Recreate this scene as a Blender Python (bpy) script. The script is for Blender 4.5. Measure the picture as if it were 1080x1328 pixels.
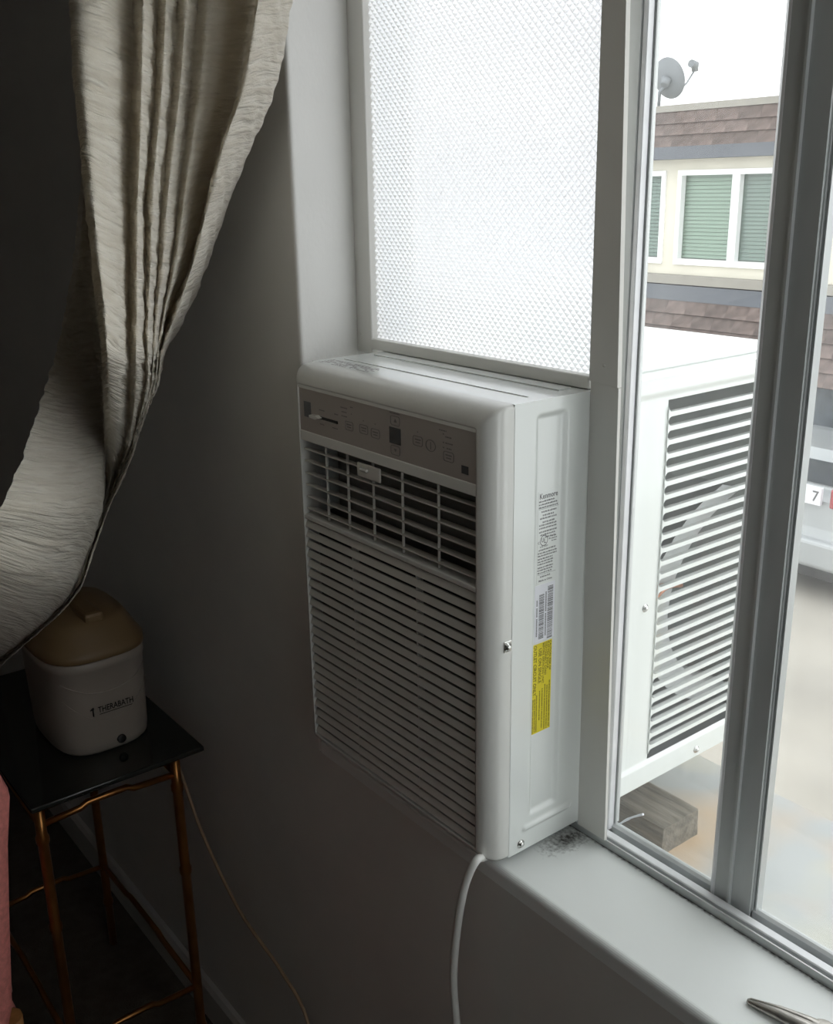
import bpy, bmesh, math, random
import numpy as np
from mathutils import Vector, Matrix, noise as mnoise

random.seed(7)
scene = bpy.context.scene
for o in list(bpy.data.objects):
    bpy.data.objects.remove(o)
C = scene.collection

# ------------------------------------------------------------------ camera
F_PX, CAM = 1312.65, Vector((1.0854, -0.7914, 0.7316))
YAW, PITCH, ROLL = 0.9100, 0.3092, -0.0167
_fw = Vector((-math.sin(YAW) * math.cos(PITCH), math.cos(YAW) * math.cos(PITCH), -math.sin(PITCH)))
_r0 = Vector((math.cos(YAW), math.sin(YAW), 0))
_u0 = _r0.cross(_fw)
_rt = math.cos(ROLL) * _r0 + math.sin(ROLL) * _u0
_up = -math.sin(ROLL) * _r0 + math.cos(ROLL) * _u0
cam = bpy.data.cameras.new('camera')
cam.sensor_fit = 'VERTICAL'
cam.sensor_height = 24.0
cam.lens = 24.0 * F_PX / 1328.0
cam.clip_start = 0.02
cam.clip_end = 200
cam_o = bpy.data.objects.new('camera', cam)
C.objects.link(cam_o)
M = Matrix((_rt, _up, -_fw)).transposed().to_4x4()
M.translation = CAM
cam_o.matrix_world = M
scene.camera = cam_o

# ------------------------------------------------------------------ world: even overcast sky
world = bpy.data.worlds.new('overcast_sky')
scene.world = world
world.use_nodes = True
bg = world.node_tree.nodes['Background']
bg.inputs[0].default_value = (0.97, 0.99, 1.0, 1)
bg.inputs[1].default_value = 1.9

# ------------------------------------------------------------------ exposure
vs = scene.view_settings
vs.view_transform = 'Standard'
vs.look = 'None'
vs.gamma = 1.0
vs.use_curve_mapping = False
vs.exposure = 0.3

# ------------------------------------------------------------------ constants of the place
D = 0.1237                 # room face of the window wall is y = -D, window plane y = 0
ZS = -0.009                # window sill surface
W, H = 0.370, 0.527        # air conditioner
YF, YS, YB = -0.1414, -0.1103, 0.436
FLOOR, CEIL = -0.84, 1.64
RX0, RX1, RY0 = -1.75, 1.68, -3.6
WX0, WX1, WZ1 = -0.057, 1.58, 1.42

# ------------------------------------------------------------------ helpers
def at(px, py, y):
    """point of the plane y = const seen at a photo position"""
    d = _fw + (px - 540) / F_PX * _rt - (py - 664) / F_PX * _up
    return CAM + d * ((y - CAM.y) / d.y)

def tag(o, label=None, cat=None, group=None, kind=None):
    if label: o['label'] = label
    if cat: o['category'] = cat
    if group: o['group'] = group
    if kind: o['kind'] = kind
    return o

def thing(name, loc=(0, 0, 0), rz=0.0, label=None, cat=None, group=None, kind=None):
    o = bpy.data.objects.new(name, None)
    o.empty_display_size = 0.05
    C.objects.link(o)
    o.location = loc
    o.rotation_euler = (0, 0, rz)
    return tag(o, label, cat, group, kind)

class MB:
    def __init__(self):
        self.v, self.f, self.s = [], [], []
    def add(self, vs, fs, smooth=False):
        n = len(self.v)
        self.v += [tuple(p) for p in vs]
        self.f += [tuple(i + n for i in f) for f in fs]
        self.s += [smooth] * len(fs)
        return self
    def box(self, x0, x1, y0, y1, z0, z1):
        return self.add([(x0, y0, z0), (x1, y0, z0), (x1, y1, z0), (x0, y1, z0),
                         (x0, y0, z1), (x1, y0, z1), (x1, y1, z1), (x0, y1, z1)],
                        [(0, 3, 2, 1), (4, 5, 6, 7), (0, 1, 5, 4), (1, 2, 6, 5), (2, 3, 7, 6), (3, 0, 4, 7)])
    def bbox(self, x0, x1, y0, y1, z0, z1, r=0.003, seg=2):
        bm = bmesh.new()
        bmesh.ops.create_cube(bm, size=1.0)
        for v in bm.verts:
            v.co = Vector(((x0 + x1) / 2 + v.co.x * (x1 - x0), (y0 + y1) / 2 + v.co.y * (y1 - y0),
                           (z0 + z1) / 2 + v.co.z * (z1 - z0)))
        bmesh.ops.bevel(bm, geom=list(bm.edges), offset=r, segments=seg, affect='EDGES', profile=0.5)
        bm.verts.index_update()
        self.add([v.co.copy() for v in bm.verts], [[v.index for v in f.verts] for f in bm.faces], False)
        bm.free()
        return self
    def prism(self, poly, axis, a, b, smooth=False):
        """poly: 2-D outline; axis 0: (y,z) along x; 1: (x,z) along y; 2: (x,y) along z"""
        n = len(poly)
        def p(q, t):
            return (t, q[0], q[1]) if axis == 0 else (q[0], t, q[1]) if axis == 1 else (q[0], q[1], t)
        vs = [p(q, a) for q in poly] + [p(q, b) for q in poly]
        self.add(vs, [tuple(range(n))[::-1], tuple(range(n, 2 * n))])
        return self.add(vs, [(i, (i + 1) % n, n + (i + 1) % n, n + i) for i in range(n)], smooth)
    def tube(self, pts, r, n=10, cap=True):
        pts = [Vector(p) for p in pts]
        rr = r if isinstance(r, (list, tuple)) else [r] * len(pts)
        vs = []
        ref = None
        for i, p in enumerate(pts):
            t = (pts[min(i + 1, len(pts) - 1)] - pts[max(i - 1, 0)]).normalized()
            if ref is None:
                ref = Vector((0, 0, 1)) if abs(t.z) < 0.9 else Vector((1, 0, 0))
            a = (ref - t * ref.dot(t)).normalized()
            ref = a
            b = t.cross(a)
            for k in range(n):
                w = 2 * math.pi * k / n
                vs.append(p + (a * math.cos(w) + b * math.sin(w)) * rr[i])
        fs = []
        for i in range(len(pts) - 1):
            for k in range(n):
                fs.append((i * n + k, i * n + (k + 1) % n, (i + 1) * n + (k + 1) % n, (i + 1) * n + k))
        self.add(vs, fs, True)
        if cap:
            m = (len(pts) - 1) * n
            self.add(vs[:n], [tuple(range(n))[::-1]])
            self.add(vs[m:m + n], [tuple(range(n))])
        return self
    def rings(self, rings, close=True, cap0=False, cap1=False, smooth=True):
        n = len(rings[0])
        vs = [p for r in rings for p in r]
        fs = []
        for i in range(len(rings) - 1):
            for k in range(n if close else n - 1):
                fs.append((i * n + k, i * n + (k + 1) % n, (i + 1) * n + (k + 1) % n, (i + 1) * n + k))
        if cap0: fs.append(tuple(range(n))[::-1])
        if cap1: fs.append(tuple(range((len(rings) - 1) * n, len(rings) * n)))
        return self.add(vs, fs, smooth)
    def mesh(self, name, mat, weld=True):
        me = bpy.data.meshes.new(name)
        me.from_pydata([tuple(p) for p in self.v], [], self.f)
        me.polygons.foreach_set('use_smooth', self.s)
        bm = bmesh.new()
        bm.from_mesh(me)
        if weld:
            bmesh.ops.remove_doubles(bm, verts=bm.verts, dist=1e-6)
        bmesh.ops.recalc_face_normals(bm, faces=bm.faces)
        bm.to_mesh(me)
        bm.free()
        if mat: me.materials.append(mat)
        return me
    def build(self, name, mat, parent=None, weld=True, **kw):
        o = bpy.data.objects.new(name, self.mesh(name, mat, weld))
        C.objects.link(o)
        if parent is not None:
            o.parent = parent
        return tag(o, **kw)

def inst(name, me, parent, loc=(0, 0, 0), rot=(0, 0, 0)):
    o = bpy.data.objects.new(name, me)
    C.objects.link(o)
    o.parent = parent
    o.location = loc
    o.rotation_euler = rot
    return o

def spline(pts, n=8):
    """Catmull-Rom through 3-D points"""
    P = [Vector(p) for p in pts]
    out = []
    for i in range(len(P) - 1):
        a, b, c, d = P[max(i - 1, 0)], P[i], P[i + 1], P[min(i + 2, len(P) - 1)]
        for k in range(n):
            t = k / n
            out.append(0.5 * ((2 * b) + (c - a) * t + (2 * a - 5 * b + 4 * c - d) * t * t + (3 * b - a - 3 * c + d) * t ** 3))
    out.append(P[-1])
    return out

def rrect(x0, x1, z0, z1, r, n=6):
    out = []
    for cx, cz, a0 in ((x1 - r, z0 + r, -90), (x1 - r, z1 - r, 0), (x0 + r, z1 - r, 90), (x0 + r, z0 + r, 180)):
        for k in range(n + 1):
            a = math.radians(a0 + 90 * k / n)
            out.append((cx + r * math.cos(a), cz + r * math.sin(a)))
    return out

# ------------------------------------------------------------------ materials
def mat(name, col, rough=0.5, metal=0.0, var=0.06, vscale=8.0, bump=0.0, bscale=60.0, coat=0.0, spec=0.5,
        stretch=None, dark=None, detail=4.0):
    m = bpy.data.materials.new(name)
    m.use_nodes = True
    nt = m.node_tree
    b = nt.nodes['Principled BSDF']
    b.inputs['Roughness'].default_value = rough
    b.inputs['Metallic'].default_value = metal
    b.inputs['Specular IOR Level'].default_value = spec
    if coat:
        b.inputs['Coat Weight'].default_value = coat
        b.inputs['Coat Roughness'].default_value = 0.08
    tc = nt.nodes.new('ShaderNodeTexCoord')
    src = tc.outputs['Object']
    if stretch:
        mp = nt.nodes.new('ShaderNodeMapping')
        mp.inputs['Scale'].default_value = stretch
        nt.links.new(src, mp.inputs['Vector'])
        src = mp.outputs['Vector']
    nz = nt.nodes.new('ShaderNodeTexNoise')
    nz.inputs['Scale'].default_value = vscale
    nz.inputs['Detail'].default_value = detail
    nt.links.new(src, nz.inputs['Vector'])
    cr = nt.nodes.new('ShaderNodeValToRGB')
    lo = dark if dark else tuple(max(0, c * (1 - var)) for c in col)
    hi = tuple(min(1, c * (1 + var)) for c in col) if not dark else col
    cr.color_ramp.elements[0].position = 0.3
    cr.color_ramp.elements[1].position = 0.7
    cr.color_ramp.elements[0].color = (*lo, 1)
    cr.color_ramp.elements[1].color = (*hi, 1)
    nt.links.new(nz.outputs['Fac'], cr.inputs['Fac'])
    nt.links.new(cr.outputs['Color'], b.inputs['Base Color'])
    if bump:
        nb = nt.nodes.new('ShaderNodeTexNoise')
        nb.inputs['Scale'].default_value = bscale
        nb.inputs['Detail'].default_value = 5
        nt.links.new(src, nb.inputs['Vector'])
        bp = nt.nodes.new('ShaderNodeBump')
        bp.inputs['Strength'].default_value = bump
        bp.inputs['Distance'].default_value = 0.004
        nt.links.new(nb.outputs['Fac'], bp.inputs['Height'])
        nt.links.new(bp.outputs['Normal'], b.inputs['Normal'])
    return m

def glass_mat(name, dust=0.03, tint=(0.98, 0.99, 0.985)):
    m = bpy.data.materials.new(name)
    m.use_nodes = True
    nt = m.node_tree
    nt.nodes.clear()
    out = nt.nodes.new('ShaderNodeOutputMaterial')
    tr = nt.nodes.new('ShaderNodeBsdfTransparent')
    tr.inputs[0].default_value = (*tint, 1)
    gl = nt.nodes.new('ShaderNodeBsdfGlossy')
    gl.inputs['Roughness'].default_value = 0.02
    fr = nt.nodes.new('ShaderNodeFresnel')
    gm = nt.nodes.new('ShaderNodeNewGeometry')
    io = nt.nodes.new('ShaderNodeMapRange')       # the same film reflectance from either side of the sheet
    io.inputs['To Min'].default_value = 1.45
    io.inputs['To Max'].default_value = 1 / 1.45
    nt.links.new(gm.outputs['Backfacing'], io.inputs['Value'])
    nt.links.new(io.outputs[0], fr.inputs['IOR'])
    mx = nt.nodes.new('ShaderNodeMixShader')
    nt.links.new(fr.outputs[0], mx.inputs[0])
    nt.links.new(tr.outputs[0], mx.inputs[1])
    nt.links.new(gl.outputs[0], mx.inputs[2])
    tl = nt.nodes.new('ShaderNodeBsdfTranslucent')
    tl.inputs[0].default_value = (0.9, 0.9, 0.9, 1)
    nz = nt.nodes.new('ShaderNodeTexNoise')
    nz.inputs['Scale'].default_value = 14
    nz.inputs['Detail'].default_value = 6
    tc = nt.nodes.new('ShaderNodeTexCoord')
    nt.links.new(tc.outputs['Object'], nz.inputs['Vector'])
    mr = nt.nodes.new('ShaderNodeMapRange')
    mr.inputs['From Min'].default_value = 0.3
    mr.inputs['From Max'].default_value = 0.75
    mr.inputs['To Min'].default_value = dust * 0.5
    mr.inputs['To Max'].default_value = dust * 1.5
    nt.links.new(nz.outputs['Fac'], mr.inputs['Value'])
    m2 = nt.nodes.new('ShaderNodeMixShader')
    nt.links.new(mr.outputs[0], m2.inputs[0])
    nt.links.new(mx.outputs[0], m2.inputs[1])
    nt.links.new(tl.outputs[0], m2.inputs[2])
    nt.links.new(m2.outputs[0], out.inputs[0])
    return m

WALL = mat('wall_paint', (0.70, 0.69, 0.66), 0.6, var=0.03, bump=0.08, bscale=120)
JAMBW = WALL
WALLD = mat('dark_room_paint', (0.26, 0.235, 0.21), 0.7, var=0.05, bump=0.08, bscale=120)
CEILM = mat('ceiling_paint', (0.55, 0.54, 0.52), 0.7, var=0.03)
FLOORM = mat('brown_carpet', (0.10, 0.08, 0.065), 0.95, var=0.2, vscale=40, bump=0.5, bscale=300)
BASEM = mat('baseboard_paint', (0.55, 0.53, 0.5), 0.5)
ACW = mat('white_enamel', (0.80, 0.83, 0.81), 0.2, var=0.015, vscale=4, coat=0.6)
ACP = mat('white_plastic', (0.76, 0.76, 0.73), 0.24, var=0.015, vscale=4, coat=0.4)
ACG = mat('grille_plastic', (0.62, 0.60, 0.56), 0.5, var=0.03)
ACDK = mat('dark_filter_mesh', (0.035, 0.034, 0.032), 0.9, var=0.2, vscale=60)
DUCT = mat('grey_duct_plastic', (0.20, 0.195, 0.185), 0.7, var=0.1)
PANELM = mat('taupe_control_film', (0.40, 0.36, 0.335), 0.35, var=0.03)
INK = mat('grey_ink', (0.13, 0.13, 0.135), 0.6, var=0.03)
INKL = mat('pale_grey_ink', (0.2, 0.185, 0.18), 0.6, var=0.03)
BLACK = mat('black_plastic', (0.02, 0.02, 0.021), 0.25, var=0.1)
DISPM = mat('display_glass', (0.05, 0.05, 0.055), 0.15, var=0.1)
YELLOW = mat('yellow_label', (0.83, 0.70, 0.02), 0.5, var=0.03)
LABELW = mat('label_paper', (0.80, 0.81, 0.86), 0.5, var=0.02)
CHROME = mat('zinc_screw', (0.72, 0.72, 0.70), 0.22, 1.0, var=0.1, vscale=60)
INNER = mat('galvanized_inside', (0.42, 0.44, 0.45), 0.5, 0.3, var=0.1, vscale=20)
COPPER = mat('copper_tube', (0.60, 0.30, 0.19), 0.35, 0.8, var=0.15, vscale=30)
SHROUD = mat('pale_fan_shroud', (0.6, 0.62, 0.62), 0.5, var=0.05)
COIL = mat('coil_fins', (0.16, 0.165, 0.17), 0.6, 0.4, var=0.3, vscale=200)
FILLER = mat('filler_vinyl', (0.78, 0.77, 0.73), 0.45, var=0.02, vscale=5)
ALU = mat('weathered_aluminium', (0.58, 0.60, 0.60), 0.42, 0.3, var=0.1, vscale=20, stretch=(1, 1, 0.2))
ALUL = mat('bright_aluminium', (0.84, 0.85, 0.87), 0.4, 0.15, var=0.06, vscale=30)
STILE = mat('grey_anodised', (0.52, 0.54, 0.535), 0.45, 0.2, var=0.12, vscale=20, stretch=(1, 1, 0.2))
RUBBER = mat('black_gasket', (0.015, 0.015, 0.02), 0.7)
DUSTM = mat('caked_dust', (0.52, 0.50, 0.46), 0.95, var=0.5, vscale=120, bump=1.0, bscale=400, dark=(0.16, 0.15, 0.14))
GLASS = glass_mat('window_glass', 0.03)
GLASSR = glass_mat('dusty_window_glass', 0.05)
FARGLASS = mat('far_window_glass', (0.16, 0.20, 0.19), 0.08, var=0.05, spec=0.6)
BLIND = mat('pale_green_blind', (0.46, 0.54, 0.47), 0.6, var=0.04)
BLIND2 = mat('grey_green_blind', (0.33, 0.38, 0.36), 0.6, var=0.04)
STUCCO = mat('cream_stucco', (0.68, 0.65, 0.56), 0.9, var=0.05, vscale=3, bump=0.3, bscale=40)
FASCIA = mat('blue_grey_board', (0.125, 0.136, 0.158), 0.7, var=0.06, vscale=3)
CAPM = mat('taupe_roof_cap', (0.30, 0.285, 0.255), 0.7, var=0.05)
TRIMW = mat('white_vinyl', (0.86, 0.87, 0.87), 0.4, var=0.02)
SHINGLE = [mat('brown_shingle_%s' % n, c, 0.95, var=0.38, vscale=11, bump=0.6, bscale=70, detail=8) for n, c in
           (('a', (0.145, 0.112, 0.102)), ('b', (0.125, 0.098, 0.09)), ('c', (0.165, 0.128, 0.117)))]
CONC = mat('pale_concrete', (0.44, 0.41, 0.36), 0.95, vscale=0.9, detail=8, dark=(0.33, 0.31, 0.275))
GARAGE = mat('shaded_garage_render', (0.13, 0.15, 0.17), 0.9, var=0.25, vscale=9, bump=0.8, bscale=18)  # the shade of the garage is put into this dark blue-grey
CARW = mat('silver_car_paint', (0.36, 0.38, 0.39), 0.25, 0.1, var=0.02, coat=0.6)
CARG = mat('car_glass', (0.06, 0.07, 0.08), 0.1, var=0.05)
TAIL = mat('red_tail_lamp', (0.34, 0.05, 0.06), 0.2, var=0.1, coat=0.5)
TYRE = mat('tyre_rubber', (0.03, 0.03, 0.03), 0.85, var=0.1)
DISH = mat('grey_dish_paint', (0.20, 0.215, 0.23), 0.5, 0.1, var=0.05)
WOOD = mat('weathered_wood', (0.27, 0.24, 0.19), 0.9, vscale=14, stretch=(1.0, 9.0, 9.0), bump=0.8, bscale=22, dark=(0.11, 0.095, 0.075))
BRASS = mat('lacquered_brass', (0.36, 0.16, 0.05), 0.28, 0.85, var=0.15, vscale=30)
SMOKE = mat('smoked_glass', (0.022, 0.024, 0.022), 0.08, var=0.05, spec=0.6)
TAN = mat('tan_lid_plastic', (0.23, 0.15, 0.075), 0.45, var=0.06)
BATHW = mat('bath_plastic', (0.36, 0.315, 0.275), 0.4, var=0.03)
PINK = mat('pink_upholstery', (0.74, 0.25, 0.22), 0.9, var=0.15, vscale=120, bump=0.3, bscale=500)
WOODLEG = mat('chair_wood', (0.36, 0.17, 0.06), 0.4, var=0.2, vscale=20, stretch=(4, 4, 0.5))
CORDW = mat('white_cord', (0.78, 0.78, 0.75), 0.45, var=0.03)
CORDB = mat('beige_cord', (0.42, 0.30, 0.19), 0.5, var=0.05)
STEEL = mat('dull_tool_steel', (0.42, 0.40, 0.37), 0.35, 0.9, var=0.2, vscale=60)
RODM = mat('curtain_rod_metal', (0.55, 0.5, 0.42), 0.35, 0.6)

def sill_mat():
    m = mat('sill_paint', (0.86, 0.885, 0.875), 0.42, var=0.03, vscale=6, bump=0.05, bscale=40)
    nt = m.node_tree
    b = nt.nodes['Principled BSDF']
    cr = [n for n in nt.nodes if n.type == 'VALTORGB'][0]
    tc = [n for n in nt.nodes if n.type == 'TEX_COORD'][0]
    # grime that has gathered by the foot of the air conditioner and along the track
    def dist(p, r, sc):
        mp = nt.nodes.new('ShaderNodeMapping')
        mp.vector_type = 'POINT'
        mp.inputs['Location'].default_value = tuple(-a * s for a, s in zip(p, sc))
        mp.inputs['Scale'].default_value = sc
        nt.links.new(tc.outputs['Object'], mp.inputs['Vector'])
        ln = nt.nodes.new('ShaderNodeVectorMath'); ln.operation = 'LENGTH'
        nt.links.new(mp.outputs[0], ln.inputs[0])
        mr = nt.nodes.new('ShaderNodeMapRange')
        mr.inputs['From Min'].default_value = r
        mr.inputs['From Max'].default_value = 0.0
        nt.links.new(ln.outputs['Value'], mr.inputs['Value'])
        return mr.outputs[0]
    a = dist((0.380, -0.022, ZS), 0.050, (1.5, 0.7, 0))
    t = dist((0.7, 0.0, ZS), 0.007, (0, 1, 0))
    mxx = nt.nodes.new('ShaderNodeMath'); mxx.operation = 'MAXIMUM'
    nt.links.new(a, mxx.inputs[0]); nt.links.new(t, mxx.inputs[1])
    nz = nt.nodes.new('ShaderNodeTexNoise'); nz.inputs['Scale'].default_value = 230; nz.inputs['Detail'].default_value = 6
    nt.links.new(tc.outputs['Object'], nz.inputs['Vector'])
    ad = nt.nodes.new('ShaderNodeMath'); ad.operation = 'ADD'
    nt.links.new(mxx.outputs[0], ad.inputs[0]); nt.links.new(nz.outputs['Fac'], ad.inputs[1])
    th = nt.nodes.new('ShaderNodeMapRange')
    th.inputs['From Min'].default_value = 0.88; th.inputs['From Max'].default_value = 1.5
    nt.links.new(ad.outputs[0], th.inputs['Value'])
    mx = nt.nodes.new('ShaderNodeMix'); mx.data_type = 'RGBA'
    nt.links.new(th.outputs[0], mx.inputs['Factor'])
    nt.links.new(cr.outputs['Color'], mx.inputs[6])
    mx.inputs[7].default_value = (0.05, 0.045, 0.04, 1)
    nt.links.new(mx.outputs[2], b.inputs['Base Color'])
    return m
SILLM = sill_mat()

def deck_mat():
    m = mat('wet_roof_membrane', (0.43, 0.45, 0.45), 0.35, var=0.06, vscale=5)
    nt = m.node_tree
    b = nt.nodes['Principled BSDF']
    cr = [n for n in nt.nodes if n.type == 'VALTORGB'][0]
    tc = [n for n in nt.nodes if n.type == 'TEX_COORD'][0]
    col = cr.outputs['Color']
    for sc, seed, c, lo, hi in ((4.5, 3.1, (0.62, 0.43, 0.25), 0.52, 0.66), (5.5, 8.7, (0.60, 0.56, 0.40), 0.5, 0.66)):
        nz = nt.nodes.new('ShaderNodeTexNoise'); nz.noise_dimensions = '4D'
        nz.inputs['W'].default_value = seed; nz.inputs['Scale'].default_value = sc; nz.inputs['Detail'].default_value = 2
        nt.links.new(tc.outputs['Object'], nz.inputs['Vector'])
        mr = nt.nodes.new('ShaderNodeMapRange')
        mr.inputs['From Min'].default_value = lo; mr.inputs['From Max'].default_value = hi
        mr.inputs['To Max'].default_value = 0.8
        nt.links.new(nz.outputs['Fac'], mr.inputs['Value'])
        mx = nt.nodes.new('ShaderNodeMix'); mx.data_type = 'RGBA'
        nt.links.new(mr.outputs[0], mx.inputs['Factor'])
        nt.links.new(col, mx.inputs[6])
        mx.inputs[7].default_value = (*c, 1)
        col = mx.outputs[2]
    nt.links.new(col, b.inputs['Base Color'])
    return m
DECKM = deck_mat()

def prism_mat():
    m = bpy.data.materials.new('prismatic_acrylic')
    m.use_nodes = True
    nt = m.node_tree
    nt.nodes.clear()
    out = nt.nodes.new('ShaderNodeOutputMaterial')
    tl = nt.nodes.new('ShaderNodeBsdfTranslucent')
    tl.inputs[0].default_value = (0.86, 0.87, 0.89, 1)
    tr = nt.nodes.new('ShaderNodeBsdfRefraction')
    tr.inputs['IOR'].default_value = 1.25
    tr.inputs['Roughness'].default_value = 0.35
    tr.inputs[0].default_value = (0.97, 0.98, 1, 1)
    mx = nt.nodes.new('ShaderNodeMixShader')
    mx.inputs[0].default_value = 0.15
    nt.links.new(tl.outputs[0], mx.inputs[1])
    nt.links.new(tr.outputs[0], mx.inputs[2])
    gl = nt.nodes.new('ShaderNodeBsdfGlossy')
    gl.inputs['Roughness'].default_value = 0.15
    m2 = nt.nodes.new('ShaderNodeMixShader')
    m2.inputs[0].default_value = 0.05
    nt.links.new(mx.outputs[0], m2.inputs[1])
    nt.links.new(gl.outputs[0], m2.inputs[2])
    nt.links.new(m2.outputs[0], out.inputs[0])
    return m
PRISM = prism_mat()

def curtain_mat():
    m = bpy.data.materials.new('crinkled_cream_fabric')
    m.use_nodes = True
    nt = m.node_tree
    b = nt.nodes['Principled BSDF']
    out = [n for n in nt.nodes if n.type == 'OUTPUT_MATERIAL'][0]
    b.inputs['Roughness'].default_value = 0.75
    b.inputs['Sheen Weight'].default_value = 0.2
    uv = nt.nodes.new('ShaderNodeUVMap')
    def noise(scale, s, w=0.0, detail=3, dist=0.0):
        mp = nt.nodes.new('ShaderNodeMapping')
        mp.inputs['Scale'].default_value = s
        mp.inputs['Location'].default_value = (w, w * 0.7, 0)
        nt.links.new(uv.outputs[0], mp.inputs['Vector'])
        nz = nt.nodes.new('ShaderNodeTexNoise')
        nz.inputs['Scale'].default_value = scale
        nz.inputs['Detail'].default_value = detail
        nz.inputs['Distortion'].default_value = dist
        nt.links.new(mp.outputs[0], nz.inputs['Vector'])
        return nz.outputs['Fac']
    n1 = noise(1.0, (14, 120, 1), 0, 3, 0.6)      # crinkles that run across the cloth
    n2 = noise(1.0, (30, 300, 1), 4, 3, 0.3)
    n3 = noise(1.0, (500, 500, 1), 9, 2)         # weave
    ad = nt.nodes.new('ShaderNodeMath'); ad.operation = 'MULTIPLY_ADD'
    nt.links.new(n2, ad.inputs[0]); ad.inputs[1].default_value = 0.35; nt.links.new(n1, ad.inputs[2])
    ad2 = nt.nodes.new('ShaderNodeMath'); ad2.operation = 'MULTIPLY_ADD'
    nt.links.new(n3, ad2.inputs[0]); ad2.inputs[1].default_value = 0.12; nt.links.new(ad.outputs[0], ad2.inputs[2])
    bp = nt.nodes.new('ShaderNodeBump')
    bp.inputs['Strength'].default_value = 0.7
    bp.inputs['Distance'].default_value = 0.010
    nt.links.new(ad2.outputs[0], bp.inputs['Height'])
    nt.links.new(bp.outputs[0], b.inputs['Normal'])
    cr = nt.nodes.new('ShaderNodeValToRGB')
    cr.color_ramp.elements[0].position = 0.35
    cr.color_ramp.elements[1].position = 0.65
    cr.color_ramp.elements[0].color = (0.64, 0.58, 0.48, 1)
    cr.color_ramp.elements[1].color = (0.78, 0.73, 0.635, 1)
    nt.links.new(n1, cr.inputs['Fac'])
    nt.links.new(cr.outputs[0], b.inputs['Base Color'])
    tl = nt.nodes.new('ShaderNodeBsdfTranslucent')
    tl.inputs[0].default_value = (0.72, 0.64, 0.50, 1)
    nt.links.new(bp.outputs[0], tl.inputs['Normal'])
    mx = nt.nodes.new('ShaderNodeMixShader')
    mx.inputs[0].default_value = 0.22
    nt.links.new(b.outputs[0], mx.inputs[1])
    nt.links.new(tl.outputs[0], mx.inputs[2])
    nt.links.new(mx.outputs[0], out.inputs[0])
    return m
CURT = curtain_mat()

# ------------------------------------------------------------------ room shell
def struct(name, mb, m, parent=None):
    return mb.build(name, m, parent, kind='structure')

T = 0.10
wf = MB()
r = 0.008
corner = []
d1 = Vector((-1, 0)); d2 = Vector((WX0 + 0.003, D)).normalized()
P0 = Vector((-0.003, -D))
for k in range(7):
    t = k / 6
    corner.append(tuple((1 - t) ** 2 * (P0 + d1 * r) + 2 * t * (1 - t) * P0 + t * t * (P0 + d2 * r)))
wf.prism([(RX0, -D)] + corner + [(WX0, 0.0), (WX0, T), (RX0, T)], 2, ZS - 0.022, CEIL)
wf.box(WX1, RX1, -D, T, ZS - 0.022, CEIL)
wf.prism([(RX0, -D), (RX1, -D), (RX1, T), (WX1, T), (WX1, 0.045), (WX0, 0.045), (WX0, T), (RX0, T)], 2, FLOOR, ZS - 0.022)
wf.box(-0.01, WX1, -D, T, WZ1, CEIL)
struct('wall_far', wf, WALL)
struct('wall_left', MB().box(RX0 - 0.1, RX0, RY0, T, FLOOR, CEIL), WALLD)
W2Y0, W2Y1 = -0.58, -0.17          # unseen window added in the right wall to brighten the room
wr = MB().box(RX1, RX1 + 0.1, RY0, W2Y0, FLOOR, CEIL)
wr.box(RX1, RX1 + 0.1, W2Y1, T, FLOOR, CEIL)
wr.box(RX1, RX1 + 0.1, W2Y0, W2Y1, FLOOR, ZS)
wr.box(RX1, RX1 + 0.1, W2Y0, W2Y1, WZ1, CEIL)
struct('wall_right', wr, WALL)
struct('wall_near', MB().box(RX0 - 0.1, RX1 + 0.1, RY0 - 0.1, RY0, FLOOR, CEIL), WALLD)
struct('floor', MB().box(RX0 - 0.1, RX1 + 0.1, RY0 - 0.1, T, FLOOR - 0.1, FLOOR), FLOORM)
struct('ceiling', MB().box(RX0 - 0.1, RX1 + 0.1, RY0 - 0.1, T, CEIL, CEIL + 0.1), CEILM)
struct('baseboard_far', MB().prism([(-D, FLOOR), (-D - 0.014, FLOOR), (-D - 0.014, FLOOR + 0.072), (-D - 0.008, FLOOR + 0.082), (-D, FLOOR + 0.084)], 0, RX0, RX1), BASEM)
# sill board with a rounded nose
nose = [(-D + 0.008 - 0.008 * math.sin(math.radians(a)), ZS - 0.008 + 0.008 * math.cos(math.radians(a))) for a in range(0, 91, 15)]
sill = MB().prism([(0.0, ZS - 0.022), (0.0, ZS)] + nose + [(-D, ZS - 0.022)], 0, -0.003, WX1)
so = struct('trim_1', sill, SILLM)

# ------------------------------------------------------------------ window_1: sliding aluminium window
win = thing('window_1', (0, 0, 0), kind='structure')
def wpart(name, mb, m, parent=win): return mb.build(name, m, parent)
TX0, TX1 = 0.375, WX1
tr = MB()
tr.box(0.06 - 0.11, 0.967, 0.0, 0.0018, ZS - 0.02, 0.0005)            # inner lip, notched
tr.box(0.977, TX1, 0.0, 0.0018, ZS - 0.02, 0.0005)
wpart('track_lip', tr, ALU)
wpart('gasket', MB().box(WX0, TX1, 0.0018, 0.0058, ZS - 0.02, -0.0120), RUBBER)
wpart('track_rail', MB().prism([(0.0058, ZS - 0.02), (0.0058, 0.001), (0.0070, 0.002), (0.0155, 0.0022), (0.0165, 0.001), (0.0165, ZS - 0.02)], 0, TX0 - 0.3, TX1), ALUL)
wpart('track_channel', MB().box(WX0, TX1, 0.0165, 0.048, ZS - 0.02, -0.0085), ALU)
wpart('glazing_bead', MB().prism([(0.026, -0.0085), (0.026, 0.001), (0.030, 0.003), (0.0335, 0.003), (0.0335, -0.0085)], 0, 0.375, TX1), ALU)
ds = MB()
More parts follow.
